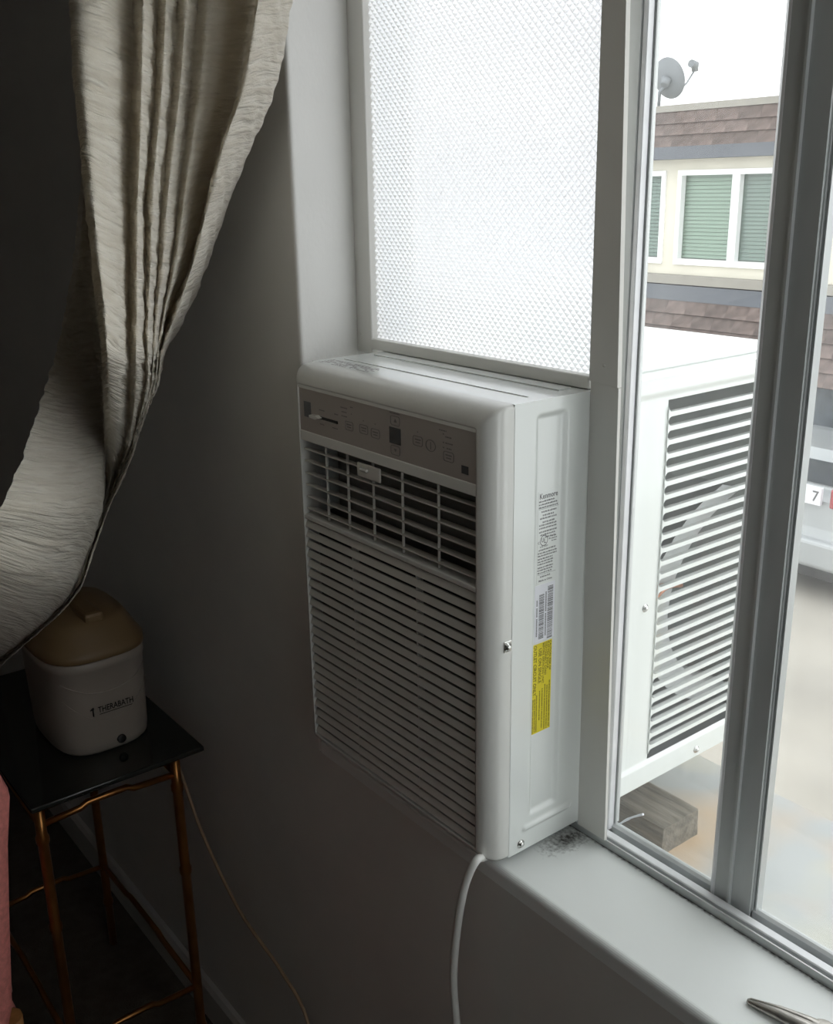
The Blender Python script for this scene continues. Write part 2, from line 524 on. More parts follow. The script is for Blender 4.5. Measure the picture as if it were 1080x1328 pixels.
for k in range(260):
    x = random.uniform(0.40, TX1)
    y = random.uniform(0.0175, 0.0255); s = random.uniform(0.0006, 0.0022)
    ds.box(x - s * 2, x + s * 2, y - s * .5, y + s * .5, -0.0086, -0.0085 + s)
ds.build('track_dust', DUSTM, win, weld=False, kind='stuff')
# the web-like fluff at the corner of the glass
stp = spline([at(793, 1079, .0395), at(803, 1069, .0400), at(817, 1061, .0405), at(834, 1056, .0405)], 6)
wpart('dust_strand', MB().tube(stp, [.0010 + .0006 * random.random() for _ in stp], 6), LABELW)
# leading stile of the sliding sash beside the filler strip
st = MB().box(0.384, 0.3985, 0.018, 0.046, -0.004, WZ1 - 0.02)
wpart('sash_stile', st, ALU)
wpart('stile_bead', MB().bbox(0.3985, 0.4045, 0.020, 0.030, -0.003, WZ1 - 0.02, 0.001, 1), ALUL)
wpart('stile_gasket', MB().box(0.3985, 0.4065, 0.0305, 0.0325, -0.003, WZ1 - 0.02), STILE)
wpart('stile_edge_highlight', MB().prism([(0.5462, 0.030), (0.5465, 0.0255), (0.5530, 0.0187), (0.5560, 0.0187), (0.5560, 0.030)], 2, -0.004, WZ1 - 0.02), ALUL)  # lighter metal strip stands in for the light on the stile's bevel
# meeting stiles: sash stile and the fixed light's stile
wpart('meeting_stile', MB().prism([(0.5465, 0.026), (0.5535, 0.019), (0.573, 0.019), (0.573, 0.046), (0.5465, 0.046)], 2, -0.004, WZ1 - 0.02), STILE)
wpart('meeting_stile_ridge', MB().box(0.573, 0.5755, 0.0165, 0.046, -0.004, WZ1 - 0.02), ALU)
wpart('fixed_stile', MB().prism([(0.5755, 0.021), (0.597, 0.023), (0.597, 0.038), (0.5755, 0.038)], 2, -0.006, WZ1 - 0.02), STILE)
wpart('fixed_stile_bead', MB().box(0.597, 0.5985, 0.026, 0.039, -0.006, WZ1 - 0.02), ALU)
wpart('fixed_stile_bead', MB().box(0.6000, 0.6016, 0.028, 0.039, -0.006, WZ1 - 0.02), ALU)
wpart('head_rail', MB().box(WX0, WX1, 0.004, 0.07, WZ1 - 0.02, WZ1), ALU)
wpart('jamb_rail', MB().box(WX1 - 0.03, WX1, 0.004, 0.07, -0.006, WZ1 - 0.02), ALU)
wpart('jamb_rail', MB().box(WX0, WX0 + 0.01, 0.02, 0.07, -0.006, WZ1 - 0.02), ALU)
wpart('pane', MB().box(0.4045, 0.547, 0.0345, 0.0375, -0.006, WZ1 - 0.02), GLASS)
wpart('pane', MB().box(0.5995, WX1 - 0.028, 0.040, 0.043, -0.006, WZ1 - 0.02), GLASSR)

light_win = thing('added_light_window', (0, 0, 0), kind='structure')  # added out of view for the daylight it lets in
f2 = MB()
for a, b_, c, d in ((W2Y0, W2Y0 + .03, ZS, WZ1), (W2Y1 - .03, W2Y1, ZS, WZ1), (W2Y0 + .03, W2Y1 - .03, ZS, ZS + .03), (W2Y0 + .03, W2Y1 - .03, WZ1 - .03, WZ1)):
    f2.box(RX1 + .03, RX1 + .07, a, b_, c, d)
wpart('frame', f2, ALU, light_win)
wpart('pane', MB().box(RX1 + .048, RX1 + .052, W2Y0 + .03, W2Y1 - .03, ZS + .03, WZ1 - .03), GLASS, light_win)

# ------------------------------------------------------------------ filler above the air conditioner
fil = thing('window_filler_panel', (0.17, 0.0, H), label='clear prismatic plastic panel in white channels filling the window above the air conditioner', cat='panel')
L = Vector((0.17, 0.0, H))
def fpart(name, mb, m):
    o = mb.build(name, m, fil)
    o.location = -L
    return o
ZT = WZ1 - 0.02
fpart('side_channel', MB().bbox(-0.0585, -0.0242, 0.0, 0.020, H - 0.006, ZT, 0.0012, 1), FILLER)
fpart('bottom_channel', MB().bbox(-0.0240, 0.3672, -0.002, 0.018, H + 0.0005, H + 0.0145, 0.0012, 1), FILLER)
fpart('top_channel', MB().box(-0.0240, 0.3672, 0.0, 0.018, ZT - 0.014, ZT), FILLER)
sd = MB()
sd.prism([(0.3690, H + 0.0105), (0.4078, H + 0.0080), (0.3830, ZT), (0.3660, ZT)], 1, -0.003, 0.003)
fpart('side_channel', sd, FILLER)
inst_rivet = MB()
inst_rivet.rings([[(0.0022 * s * math.cos(a), y, 0.0022 * s * math.sin(a)) for a in [2 * math.pi * k / 12 for k in range(12)]] for s, y in ((1, 0), (0.8, -0.0006), (0.3, -0.001))], cap1=True)
rv = inst_rivet.mesh('rivet', FILLER)
for x, y, z in ((0.3885, -0.003, 0.556), (-0.050, 0.0, 0.545)):
    o = inst('rivet', rv, fil, Vector((x, y, z)) - L)
# prismatic sheet: rows of little pyramids
ps = MB()
px, pz, ap = 0.0094, 0.0094, 0.0044
x0, x1, z0, z1 = -0.0245, 0.3675, H + 0.010, ZT - 0.004
i = 0
vs_, fs_ = [], []
def clampx(x): return min(max(x, x0), x1)
def clampz(z): return min(max(z, z0), z1)
row = 0
z = z0
while z < z1 + pz * 0.5:
    xx = x0 + (px * 0.5 if row % 2 else 0)
    while xx < x1 + px * 0.5:
        n = len(vs_)
        vs_ += [(clampx(xx - px / 2), 0.009, z if z < z1 else z1), (clampx(xx), 0.009, clampz(z + pz / 2)), (clampx(xx + px / 2), 0.009, z if z < z1 else z1),
                (clampx(xx), 0.009, clampz(z - pz / 2)), (clampx(xx), 0.009 + ap, clampz(z - pz * 0.16))]
        for k in range(4):
            fs_.append((n + k, n + (k + 1) % 4, n + 4))
        xx += px
    row += 1
    z += pz / 2
ps.add(vs_, fs_)
po = ps.build('prismatic_sheet', PRISM, fil, weld=False)
po.location = -L
# lower closure strip beside the air conditioner
cs = MB().prism([(0.3755, 0.0005), (0.4180, 0.0005), (0.4085, H + 0.0075), (0.3705, H + 0.0100)], 1, -0.002, 0.0020)
cs.build('closure_strip', FILLER, label='plain white vertical filler strip between the air conditioner side and the sliding sash', cat='strip')

# ------------------------------------------------------------------ air conditioner
ac = thing('air_conditioner', (W / 2, 0, 0), label='tall white window air conditioner sticking through the window over the sill', cat='air conditioner')
AL = Vector((W / 2, 0, 0))
def apart(name, mb, m, parent=ac, weld=True, **kw):
    o = mb.build(name, m, parent, weld, **kw)
    if parent is ac: o.location = -AL
    return o
# cabinet: top, left, bottom, rear
cb = MB()
cb.box(0.0, W + 0.0003, YS, YB, H - 0.0015, H)
cb.box(0.0, 0.0015, YS, YB, 0, H - 0.0015)
cb.box(0.0, W - 0.0015, YS, YB, 0.0, 0.0015)
cb.box(0.0, W, YB - 0.0015, YB, 0.0, H)
cb.box(0.02, W - 0.02, -0.028, -0.010, H, H + 0.0015)
cb.box(0.02, W - 0.02, -0.075, -0.072, H, H + 0.0008)
cb.bbox(0.03, W - 0.03, 0.08, 0.40, H - 0.001, H + 0.004, 0.003, 2)
apart('cabinet', cb, ACW)
# right side panel with pressed recesses and an open vent
VY0, VY1, VZ0, VZ1 = 0.133, 0.408, 0.033, 0.498
def sst(a, b, x):
    t = min(max((x - a) / (b - a), 0), 1)
    return t * t * (3 - 2 * t)
def plate(y, z, y0, y1, z0, z1, e):
    return sst(y0 - e, y0 + e, y) * (1 - sst(y1 - e, y1 + e, y)) * sst(z0 - e, z0 + e, z) * (1 - sst(z1 - e, z1 + e, z))
def hside(y, z):
    h = -0.0030 * plate(y, z, -0.077, -0.036, 0.045, 0.510, 0.0035)
    h += 0.0022 * plate(y, z, -0.088, -0.012, 0.026, 0.032, 0.003)
    h += -0.0030 * plate(y, z, 0.072, 0.418, 0.030, 0.506, 0.004)
    return h
def lin(segs):
    out = [segs[0][0]]
    for a, b, n in segs:
        out += [a + (b - a) * (k + 1) / n for k in range(n)]
    return out
ys = lin([(YS, -0.092, 3), (-0.092, -0.070, 14), (-0.070, -0.044, 4), (-0.044, 0.0, 20), (0.0, 0.060, 4), (0.060, 0.084, 12), (0.084, VY0, 4), (VY0, VY1, 4), (VY1, 0.430, 12), (0.430, YB, 1)])
zs = lin([(0, 0.020, 2), (0.020, VZ0, 14), (VZ0, 0.055, 14), (0.055, VZ1, 12), (VZ1, 0.520, 18), (0.520, H, 1)])
sp = MB()
gi = {}
sv, sf = [], []
for a, y in enumerate(ys):
    for b, z in enumerate(zs):
        gi[a, b] = len(sv)
        sv.append((W + hside(y, z), y, z))
for a in range(len(ys) - 1):
    for b in range(len(zs) - 1):
        if VY0 - 1e-6 <= ys[a] and ys[a + 1] <= VY1 + 1e-6 and VZ0 - 1e-6 <= zs[b] and zs[b + 1] <= VZ1 + 1e-6:
            continue
        sf.append((gi[a, b], gi[a + 1, b], gi[a + 1, b + 1], gi[a, b + 1]))
sp.add(sv, sf, True)
spo = apart('side_panel', sp, ACW)
# vent slats with flared ends
NS = 28
pitch = (VZ1 - VZ0) / NS
def slat_poly(half_end, half):
    a, b = VY0 - 0.0005, VY1 + 0.0005
    rr = half_end - half
    up = [(a, half_end)] + [(a + rr * (1 - math.cos(math.radians(t))) , half + rr * (1 - math.sin(math.radians(t)))) for t in (20, 45, 70, 90)]
    up += [(b - (p[0] - a), p[1]) for p in reversed(up)]
    return up + [(p[0], -p[1]) for p in reversed(up)]
slm = MB()
pl = slat_poly(pitch * 0.5, 0.0028)
slm.prism(pl, 0, -0.0028, -0.0012)
slm.prism([(VY0 + 0.006, 0.0028), (VY1 - 0.006, 0.0028), (VY1 - 0.006, 0.0018), (VY0 + 0.006, 0.0018)], 0, -0.0075, -0.0026)
sme = slm.mesh('vent_slat', ACW)
for k in range(1, NS):
    inst('vent_slat', sme, ac, Vector((W + 0.0005, 0, VZ0 + k * pitch)) - AL)
# machinery behind the vent
inn = MB()
inn.box(0.003, W - 0.02, 0.095, 0.100, 0.003, H - 0.004)
inn.box(0.003, 0.012, 0.10, 0.43, 0.003, H - 0.004)
inn.box(0.012, W - 0.01, 0.10, 0.43, 0.003, 0.010)
apart('bulkhead', inn, INNER)
co = MB().box(0.015, 0.14, 0.10, 0.425, 0.012, 0.51)
apart('condenser_coil', co, COIL)
ct = MB()
for k, (cx, cz) in enumerate(((0.345, 0.46), (0.335, 0.43))):
    ct.tube(spline([(cx, 0.15, 0.30), (cx, 0.152, 0.42), (cx, 0.150, 0.505), (cx - 0.02, 0.16, 0.517)], 6), 0.0042, 8)
    ct.tube(spline([(cx - 0.03, 0.17, 0.20), (cx - 0.02, 0.20, 0.235), (cx - 0.03, 0.25, 0.225)], 6), 0.003, 8)
apart('copper_pipe', ct, COPPER)
sh = MB()
arc = []
for k in range(15):
    a = math.radians(-70 + 140 * k / 14)
    arc.append((0.40 - 0.22 * math.cos(a), 0.19 + 0.17 * math.sin(a)))
ring = [arc, [(y + 0.05, z) for y, z in arc]]
sh.rings([[(0.315, y, z) for y, z in arc], [(0.315, y + 0.045, z * 0.92 + 0.015) for y, z in arc], [(0.22, y + 0.045, z * 0.92 + 0.015) for y, z in arc]], close=False)
sho = apart('fan_shroud', sh, SHROUD)
cp = MB()
cp.rings([[(0.25 + rr * math.cos(a), 0.19 + rr * math.sin(a), zz) for a in [2 * math.pi * k / 20 for k in range(20)]] for rr, zz in ((0.045, 0.012), (0.05, 0.03), (0.05, 0.17), (0.035, 0.195), (0.01, 0.20))], cap0=True, cap1=True)
apart('compressor', cp, BLACK)
# front bezel: rounded shell with window rectangle
IX0, IX1, IZ0, IZ1 = 0.013, 0.3475, 0.014, 0.5035
def bez(t, y):
    """ring between outer outline (t=0) and the front rectangle (t=1)"""
    x0, x1 = 0.0 + t * (IX0 - 0.002), W - t * (W - IX1 - 0.002)
    z0, z1 = 0.0 + t * (IZ0 - 0.002), H - t * (H - IZ1 - 0.002)
    return [(a, y, b) for a, b in rrect(x0, x1, z0, z1, 0.0045, 5)]
bz = MB()
rings = [bez(0, YS + 0.0005), bez(0, YS - 0.006)]
for k in range(1, 9):
    a = math.radians(90 * k / 8)
    rings.append(bez(1 - math.cos(a), YS - 0.006 - (YS - 0.006 - YF) * math.sin(a)))
rings.append([(a, YF, b) for a, b in rrect(IX0, IX1, IZ0, IZ1, 0.003, 5)])
bz.rings(rings)
bz.rings([[(a, y, b) for a, b in rrect(IX0, IX1, IZ0, IZ1, 0.003, 5)] for y in (YF, YS - 0.004)], smooth=False)
CZ0, CZ1 = 0.4455, 0.4995          # control panel
OZ0, OZ1 = 0.338, 0.4325           # outlet
GZ1 = 0.3285                       # top of intake
bz.bbox(IX0 - 0.0005, IX1 + 0.0005, YF + 0.0003, YS - 0.002, OZ1, CZ0, 0.0012, 2)
bz.bbox(IX0 - 0.0005, IX1 + 0.0005, YF + 0.0003, YS - 0.002, GZ1 - 0.001, OZ0 - 0.004, 0.0012, 2)
bz.box(IX0 - 0.0005, IX1 + 0.0005, YF + 0.0002, YS - 0.002, CZ1, IZ1 + 0.0005)
apart('front_bezel', bz, ACP)
# left back plates
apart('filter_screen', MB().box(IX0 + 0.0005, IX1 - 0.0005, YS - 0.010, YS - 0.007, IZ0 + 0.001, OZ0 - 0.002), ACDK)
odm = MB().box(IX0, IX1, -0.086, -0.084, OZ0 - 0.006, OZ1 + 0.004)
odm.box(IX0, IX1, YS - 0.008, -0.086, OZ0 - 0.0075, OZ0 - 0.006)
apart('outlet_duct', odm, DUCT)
# control panel
cpn = apart('control_panel', MB().box(IX0, IX1, YF + 0.0016, YF + 0.006, CZ0 - 0.001, CZ1 + 0.001), PANELM)
def cpart(name, mb, m):
    return mb.build(name, m, cpn)
yp = YF + 0.0016
def ring_poly(mb, outer, inner, y0, y1):
    n = len(outer)
    mb.rings([[(a, y1, b) for a, b in outer], [(a, y0, b) for a, b in outer], [(a, y0, b) for a, b in inner], [(a, y1, b) for a, b in inner]], smooth=False)
def button(cx, cz, w=0.017, h=0.011, icon='bars'):
    b = MB()
    ring_poly(b, rrect(cx - w / 2, cx + w / 2, cz - h / 2, cz + h / 2, 0.003, 4), rrect(cx - w / 2 + .0007, cx + w / 2 - .0007, cz - h / 2 + .0007, cz + h / 2 - .0007, 0.0024, 4), yp - 0.0005, yp)
    if icon == 'bars':
        b.box(cx - .005, cx + .005, yp - .0003, yp, cz + .0008, cz + .0022)
        b.box(cx - .004, cx + .004, yp - .0003, yp, cz - .0022, cz - .0010)
    elif icon == 'up':
        b.prism([(cx - .0028, cz - .0018), (cx + .0028, cz - .0018), (cx, cz + .0022)], 1, yp - .0003, yp)
    elif icon == 'down':
        b.prism([(cx - .0028, cz + .0018), (cx, cz - .0022), (cx + .0028, cz + .0018)], 1, yp - .0003, yp)
    elif icon == 'power':
        b.box(cx - .0006, cx + .0006, yp - .0003, yp, cz - .004, cz + .004)
    cpart('button', b, INKL)
for bx, bz_, ic in ((0.1216, 0.4680, 'bars'), (0.1512, 0.4690, 'bars'), (0.1740, 0.4680, 'bars'), (0.2118, 0.4890, 'up'), (0.2112, 0.4555, 'down'),
                    (0.2517, 0.4735, 'bars'), (0.3032, 0.4660, 'bars')):
    button(bx, bz_, icon=ic)
b = MB()
ring_poly(b, [(0.2737 + .0085 * math.cos(a), 0.4725 + .0065 * math.sin(a)) for a in [2 * math.pi * k / 20 for k in range(20)]],
          [(0.2737 + .0077 * math.cos(a), 0.4725 + .0058 * math.sin(a)) for a in [2 * math.pi * k / 20 for k in range(20)]], yp - .0005, yp)
b.box(0.2731, 0.2743, yp - .0003, yp, 0.4685, 0.4765)
cpart('button', b, INKL)
cpart('display', MB().box(0.2010, 0.2215, yp - .0006, yp, 0.4628, 0.4812), DISPM)
cpart('sensor_window', MB().box(0.3240, 0.3345, yp - .0006, yp, 0.4530, 0.4615), DISPM)
# emblem block, top left of the panel
eb = MB().box(0.0235, 0.0395, yp - .0004, yp, 0.4640, 0.4835)
cpart('emblem', eb, INK)
cpart('slider_slot', MB().box(0.0500, 0.0980, yp - .0003, yp + .0001, 0.4660, 0.4695), BLACK)
kn = MB().prism([(0.0430, 0.4665), (0.0560, 0.4655), (0.0640, 0.4680), (0.0560, 0.4705), (0.0430, 0.4695)], 1, yp - .006, yp)
cpart('slider_knob', kn, ACP)
pr = MB()
for (cx, cz, w) in ((0.0640, 0.4775, .012), (0.0950, 0.4775, .008), (0.0640, 0.4600, .010), (0.0920, 0.4600, .012), (0.1120, 0.4880, .014), (0.1120, 0.4830, .010), (0.1280, 0.4910, .006),
                    (0.1120, 0.4780, .012), (0.1512, 0.4790, .002), (0.1740, 0.4790, .002), (0.2110, 0.4972, .018), (0.2517, 0.4835, .002), (0.2940, 0.4925, .012), (0.3030, 0.4865, .010),
                    (0.3040, 0.4800, .012), (0.3040, 0.4745, .008), (0.2950, 0.4890, .002), (0.2950, 0.4800, .002), (0.2950, 0.4745, .002), (0.1270, 0.4830, .0015)):
    k = cx - w / 2
    while k < cx + w / 2 - 1e-5:
        ww = min(random.choice((.0016, .0025, .0034)), cx + w / 2 - k)
        pr.box(k, k + ww, yp - .0002, yp, cz - .0007, cz + .0007)
        k += ww + .0007
tag(cpart('print', pr, INKL), kind='stuff')
# intake slats
NI = 23
ip = (GZ1 - 0.001 - IZ0) / NI
ism = MB().prism([(YF + 0.0008, -0.0036), (YF + 0.0014, -0.0042), (YF + 0.0052, 0.0030), (YF + 0.0060, 0.0042), (YF + 0.0040, 0.0042)], 0, IX0, IX1)
isme = ism.mesh('intake_slat', ACG)
for k in range(NI):
    inst('intake_slat', isme, ac, Vector((0, 0, IZ0 + (k + 0.5) * ip)) - AL)
for x in (0.115, 0.242):
    apart('intake_rib', MB().box(x - 0.0010, x + 0.0010, YF + 0.0035, YF + 0.013, IZ0, GZ1), ACG)
# outlet vanes and dividers
NO = 6
op = (OZ1 - OZ0) / NO
vm = MB()
prof = [(YF + 0.0030, 0.0012), (YF + 0.009, 0.0004), (YF + 0.016, -0.0015), (YF + 0.023, -0.0045)]
vm.prism(prof + [(y, z - .0016) for y, z in reversed(prof)], 0, IX0 + 0.003, IX1 - 0.002)
vme = vm.mesh('outlet_vane', ACG)
for k in range(NO):
    inst('outlet_vane', vme, ac, Vector((0, 0, OZ0 + (k + 0.25) * op)) - AL)
for x in (0.062, 0.108, 0.160, 0.216, 0.280):
    apart('outlet_divider', MB().box(x - 0.0006, x + 0.0006, YF + 0.0050, YF + 0.008, OZ0 - 0.003, OZ1), ACG)
apart('outlet_tab', MB().bbox(0.135, 0.180, YF + 0.001, YF + 0.004, OZ1 - 0.022, OZ1 - 0.005, 0.001, 1), ACG)
apart('outlet_tab', MB().bbox(0.143, 0.158, YF - 0.002, YF + 0.003, OZ1 - 0.014, OZ1 - 0.010, 0.0012, 1), ACP)
# base rail that carries the cabinet over the sill
apart('base_rail', MB().box(0.012, W - 0.012, YS + 0.012, -0.003, ZS, 0.0), RUBBER)
# screws
scm = MB()
cir = [2 * math.pi * k / 14 for k in range(14)]
scm.rings([[(x, q * math.cos(a), q * math.sin(a)) for a in cir] for x, q in ((0, .0052), (.0008, .0052), (.0012, .0036), (.0028, .0032), (.0040, .0018), (.0042, .0004))], cap1=True)
scme = scm.mesh('screw', CHROME)
for y, z in ((-0.0915, 0.0105), (0.112, 0.2475), (0.232, 0.0105), (0.074, 0.0115)):
    inst('screw', scme, ac, Vector((W + hside(y, z), y, z)) - AL)
cl = MB().bbox(W - 0.001, W + 0.0012, -0.1215, -0.1105, 0.2610, 0.2735, 0.0006, 1)
clo = apart('screw_clip', cl, CHROME)
inst('screw', scme, ac, Vector((W + 0.0005, -0.1165, 0.267)) - AL, (0, 0, 0))

# ---- printed labels on the side
def text_mesh(body, size, m, align='LEFT'):
    cu = bpy.data.curves.new('lettering', 'FONT')
    cu.body = body
    cu.size = size
    cu.align_x = align
    cu.extrude = 0.00004
    cu.resolution_u = 2
    cu.offset = 0.012 * size
    o = bpy.data.objects.new('lettering', cu)
    C.objects.link(o)
    dg = bpy.context.evaluated_depsgraph_get()
    me = bpy.data.meshes.new_from_object(o.evaluated_get(dg))
    bpy.data.objects.remove(o)
    me.materials.clear()
    me.materials.append(m)
    return me
def place_text(me, parent, origin, xdir, ydir, sx=1.0, name='lettering'):
    xd, yd = Vector(xdir).normalized(), Vector(ydir).normalized()
    zd = xd.cross(yd)
    mm = Matrix((xd * sx, yd, zd)).transposed().to_4x4()
    mm.translation = Vector(origin)
    me.transform(mm)
    o = bpy.data.objects.new(name, me)
    C.objects.link(o)
    o.parent = parent
    return o
def fit_text(body, width, height, m, parent, origin, xdir, ydir):
    me = text_mesh(body, 1.0, m)
    xs = [v.co.x for v in me.vertices]; yy = [v.co.y for v in me.vertices]
    w, h = max(xs) - min(xs), max(yy) - min(yy)
    me.transform(Matrix.Translation((-min(xs), -min(yy), 0)))
    me.transform(Matrix.Diagonal((width / w, height / h, 1, 1)))
    return place_text(me, parent, origin, xdir, ydir)
XS = W - 0.0030 + 0.0002
# rating print
YL, YR = -0.0708, -0.0415
rl = apart('rating_label', MB().box(XS - .0002, XS, YL - .001, YR + .001, 0.3255, 0.4285), ACW)
fit_text('Kenmore', 0.0265, 0.0062, INK, rl, (XS + .0001, YL + .001, 0.4200), (0, 1, 0), (0, 0, 1))
rp = MB()
def tline(y0, y1, z, h, seed):
    rnd = random.Random(seed)
    y = y0
    while y < y1 - .0006:
        w = min(rnd.uniform(.0010, .0042), y1 - y)
        # a word: small strokes
        k = y
        while k < y + w:
            rp.box(XS, XS + .0001, k, min(k + .0006, y + w), z, z + h * rnd.choice((1, .75, 1)))
            k += .0009
        y += w + .0008
zz = 0.4165
for i, (a, b_, gap) in enumerate(((0, .024, .0033), (0, .027, .0033), (0, .028, .0050), (.004, .026, .0040), (.006, .023, .0033), (.002, .027, .0042), (.006, .024, .0033), (.001, .027, .0033), (.001, .027, .0042),
                              (.001, .027, .0033), (.003, .025, .0033), (.010, .026, .0033))):
    tline(YL + a, YL + b_, zz, .0018, i)
    zz -= gap
rp.box(XS, XS + .0001, YL, YR, 0.4088, 0.4091)
zz = 0.3625
for i, (a, b_, gap) in enumerate(((.001, .026, .0035), (.000, .028, .0030), (.000, .028, .0036), (.000, .022, .0030), (.000, .023, .0030), (.000, .022, .0038), (.000, .023, .0030), (.000, .022, .0030), (.000, .021, .0030))):
    tline(YL + a, YL + b_, zz, .0017, 50 + i)
    zz -= gap
rp.box(XS, XS + .0001, YL, YR - .002, 0.3352, 0.3355)
tline(YL + .004, YL + .020, 0.3318, .0019, 90)
cy, cz = YL + .0085, 0.3735
rp.rings([[(XS + .0001, cy + q * math.cos(a), cz + q * 1.05 * math.sin(a)) for a in [2 * math.pi * k / 24 for k in range(24)]] for q in (.0058, .0050)], smooth=False)
tline(YL + .016, YL + .019, cz - .0005, .0020, 91)
for k in range(3): tline(YL + .020, YL + .028, cz + .002 - k * .0026, .0013, 92 + k)
rp.build('print', INK, rl, weld=False, kind='stuff')
fit_text('U', .0032, .0052, INK, rl, (XS + .0001, cy - .0036, cz - .0018), (0, 1, 0), (0, 0, 1))
fit_text('L', .0030, .0052, INK, rl, (XS + .0001, cy + .0004, cz - .0032), (0, 1, 0), (0, 0, 1))
fit_text('C', .0024, .0030, INK, rl, (XS + .0001, cy - .0088, cz - .003), (0, 1, 0), (0, 0, 1))
fit_text('LISTED', .0115, .0019, INK, rl, (XS + .0001, YL + .003, 0.3660), (0, 1, 0), (0, 0, 1))
fit_text('Made in China', .020, .0022, INK, rl, (XS + .0001, YL + .002, 0.3272), (0, 1, 0), (0, 0, 1))
# barcode sticker
bl = apart('barcode_label', MB().box(XS - .0002, XS + .0001, -0.0742, -0.0438, 0.2570, 0.3235), LABELW)
bp_ = MB()
rnd = random.Random(5)
for y0, y1, z0, z1 in ((-0.0675, -0.0600, 0.2600, 0.3120), (-0.0545, -0.0465, 0.2575, 0.3190)):
    z = z0
    while z < z1:
        h = rnd.choice((.0004, .0007, .0011))
        bp_.box(XS + .0001, XS + .0002, y0, y1, z, z + h)
        z += h + rnd.choice((.0004, .0006, .0009))
for y0, z0, z1 in ((-0.0715, 0.262, 0.306), (-0.0580, 0.262, 0.314)):
    z = z0
    while z < z1:
        if rnd.random() > .18: bp_.box(XS + .0001, XS + .0002, y0, y0 + .0017, z, z + .0012)
        z += .0018
bp_.build('barcode', INK, bl, weld=False, kind='stuff')
# yellow caution sticker, its lines run down the cabinet
yl = apart('caution_label', MB().box(XS - .0002, XS + .0002, -0.0768, -0.0462, 0.1445, 0.2545), YELLOW)
DKY = mat('dark_print_on_yellow', (0.16, 0.12, 0.01), 0.6)
for txt, y, ln in (('CAUTION: RISK OF', -0.0500, .036), ('ELECTRIC SHOCK.', -0.0535, .034), ('DISCONNECT CORD', -0.0570, .040), ('BEFORE SERVICING UNIT.', -0.0605, .050),
                   ('USE ON SINGLE', -0.0665, .042), ('OUTLET CIRCUIT ONLY.', -0.0742, .062)):
    big = y < -0.065
    fit_text(txt, ln, .0047 if big else .0028, DKY, yl, (XS + .0003, y, 0.2535 if not txt.startswith('USE') else 0.2480), (0, 0, -1), (0, 1, 0))
yp2 = MB()
for i, (y, a, b_) in enumerate(((-0.0495, .205, .147), (-0.0530, .200, .146), (-0.0565, .202, .146), (-0.0605, .198, .148), (-0.0645, .196, .160), (-0.0690, .192, .147), (-0.0718, .188, .147), (-0.0746, .188, .146))):
    rnd = random.Random(i)
    z = a
    while z > b_:
        w = rnd.uniform(.001, .004)
        k = z
        while k > max(z - w, b_):
            yp2.box(XS + .0002, XS + .0003, y, y + .0015, k - .0006, k)
            k -= .0009
        z -= w + .0007
yp2.build('print', DKY, yl, weld=False, kind='stuff')
# small print on the top front edge
tp = MB()
for r_ in range(6):
    rnd = random.Random(70 + r_)
    x = 0.012
    while x < 0.115:
        w = rnd.uniform(.002, .009)
        if rnd.random() > .25: tp.box(x, min(x + w, .118), -0.108 + r_ * .0042, -0.1063 + r_ * .0042, H, H + .0001)
        x += w + .0016
apart('print', tp, INKL, weld=False, kind='stuff')
# mains lead leaving from under the bezel
cordp = [(0.352, -0.112, 0.004), (0.3535, -0.132, 0.002), tuple(at(617, 1117, -0.153)), tuple(at(602, 1152, -0.164)), tuple(at(592, 1210, -0.168)), tuple(at(588, 1270, -0.168)), tuple(at(592, 1328, -0.166)),
         (0.352, -0.162, -0.35), (0.37, -0.150, -0.55), (0.38, -0.160, -0.80), (0.45, -0.20, FLOOR + 0.006), (0.60, -0.22, FLOOR + 0.006)]
apart('power_cord', MB().tube(spline(cordp, 10), 0.0047, 10), CORDW)

# ------------------------------------------------------------------ ledge outside and blocks under the cabinet
dk = MB().box(-1.8, 2.3, 0.046, 0.378, -0.30, -0.100)
dk.build('roof_ledge', DECKM, label='stained grey roof ledge just outside the window below the air conditioner', cat='ledge')
def wood(name, x0, x1, y0, y1, z0, z1, label, rz=0.0):
    bm = bmesh.new()
    bmesh.ops.create_cube(bm, size=1.0)
    bmesh.ops.subdivide_edges(bm, edges=list(bm.edges), cuts=5, use_grid_fill=True)
    for v in bm.verts:
        c = Vector((v.co.x * (x1 - x0), v.co.y * (y1 - y0), v.co.z * (z1 - z0)))
        nn = mnoise.noise_vector(c * 40 + Vector((x0, 3, z0)) * 9)
        c += Vector((nn.x * .0018, nn.y * .0018, nn.z * .0010 if v.co.z > -.49 else 0))
        v.co = c
    me = bpy.data.meshes.new(name)
    bm.to_mesh(me); bm.free()
    me.materials.append(WOOD)
    o = bpy.data.objects.new(name, me)
    C.objects.link(o)
    o.location = ((x0 + x1) / 2, (y0 + y1) / 2, (z0 + z1) / 2)
    o.rotation_euler = (0, 0, rz)
    return tag(o, label, 'wood block')
wood('wood_block', 0.215, 0.395, 0.140, 0.212, -0.100, -0.060, 'weathered wood block lying flat on the ledge with its cut end showing')
wood('wood_block', 0.220, 0.308, 0.143, 0.209, -0.0595, -0.0022, 'weathered upright wood block wedged between the flat block and the air conditioner')
# wall of our own building below the ledge
MB().box(-1.8, 2.3, 0.046, 0.30, -3.32, -0.30).build('wall_outer', STUCCO, kind='structure')

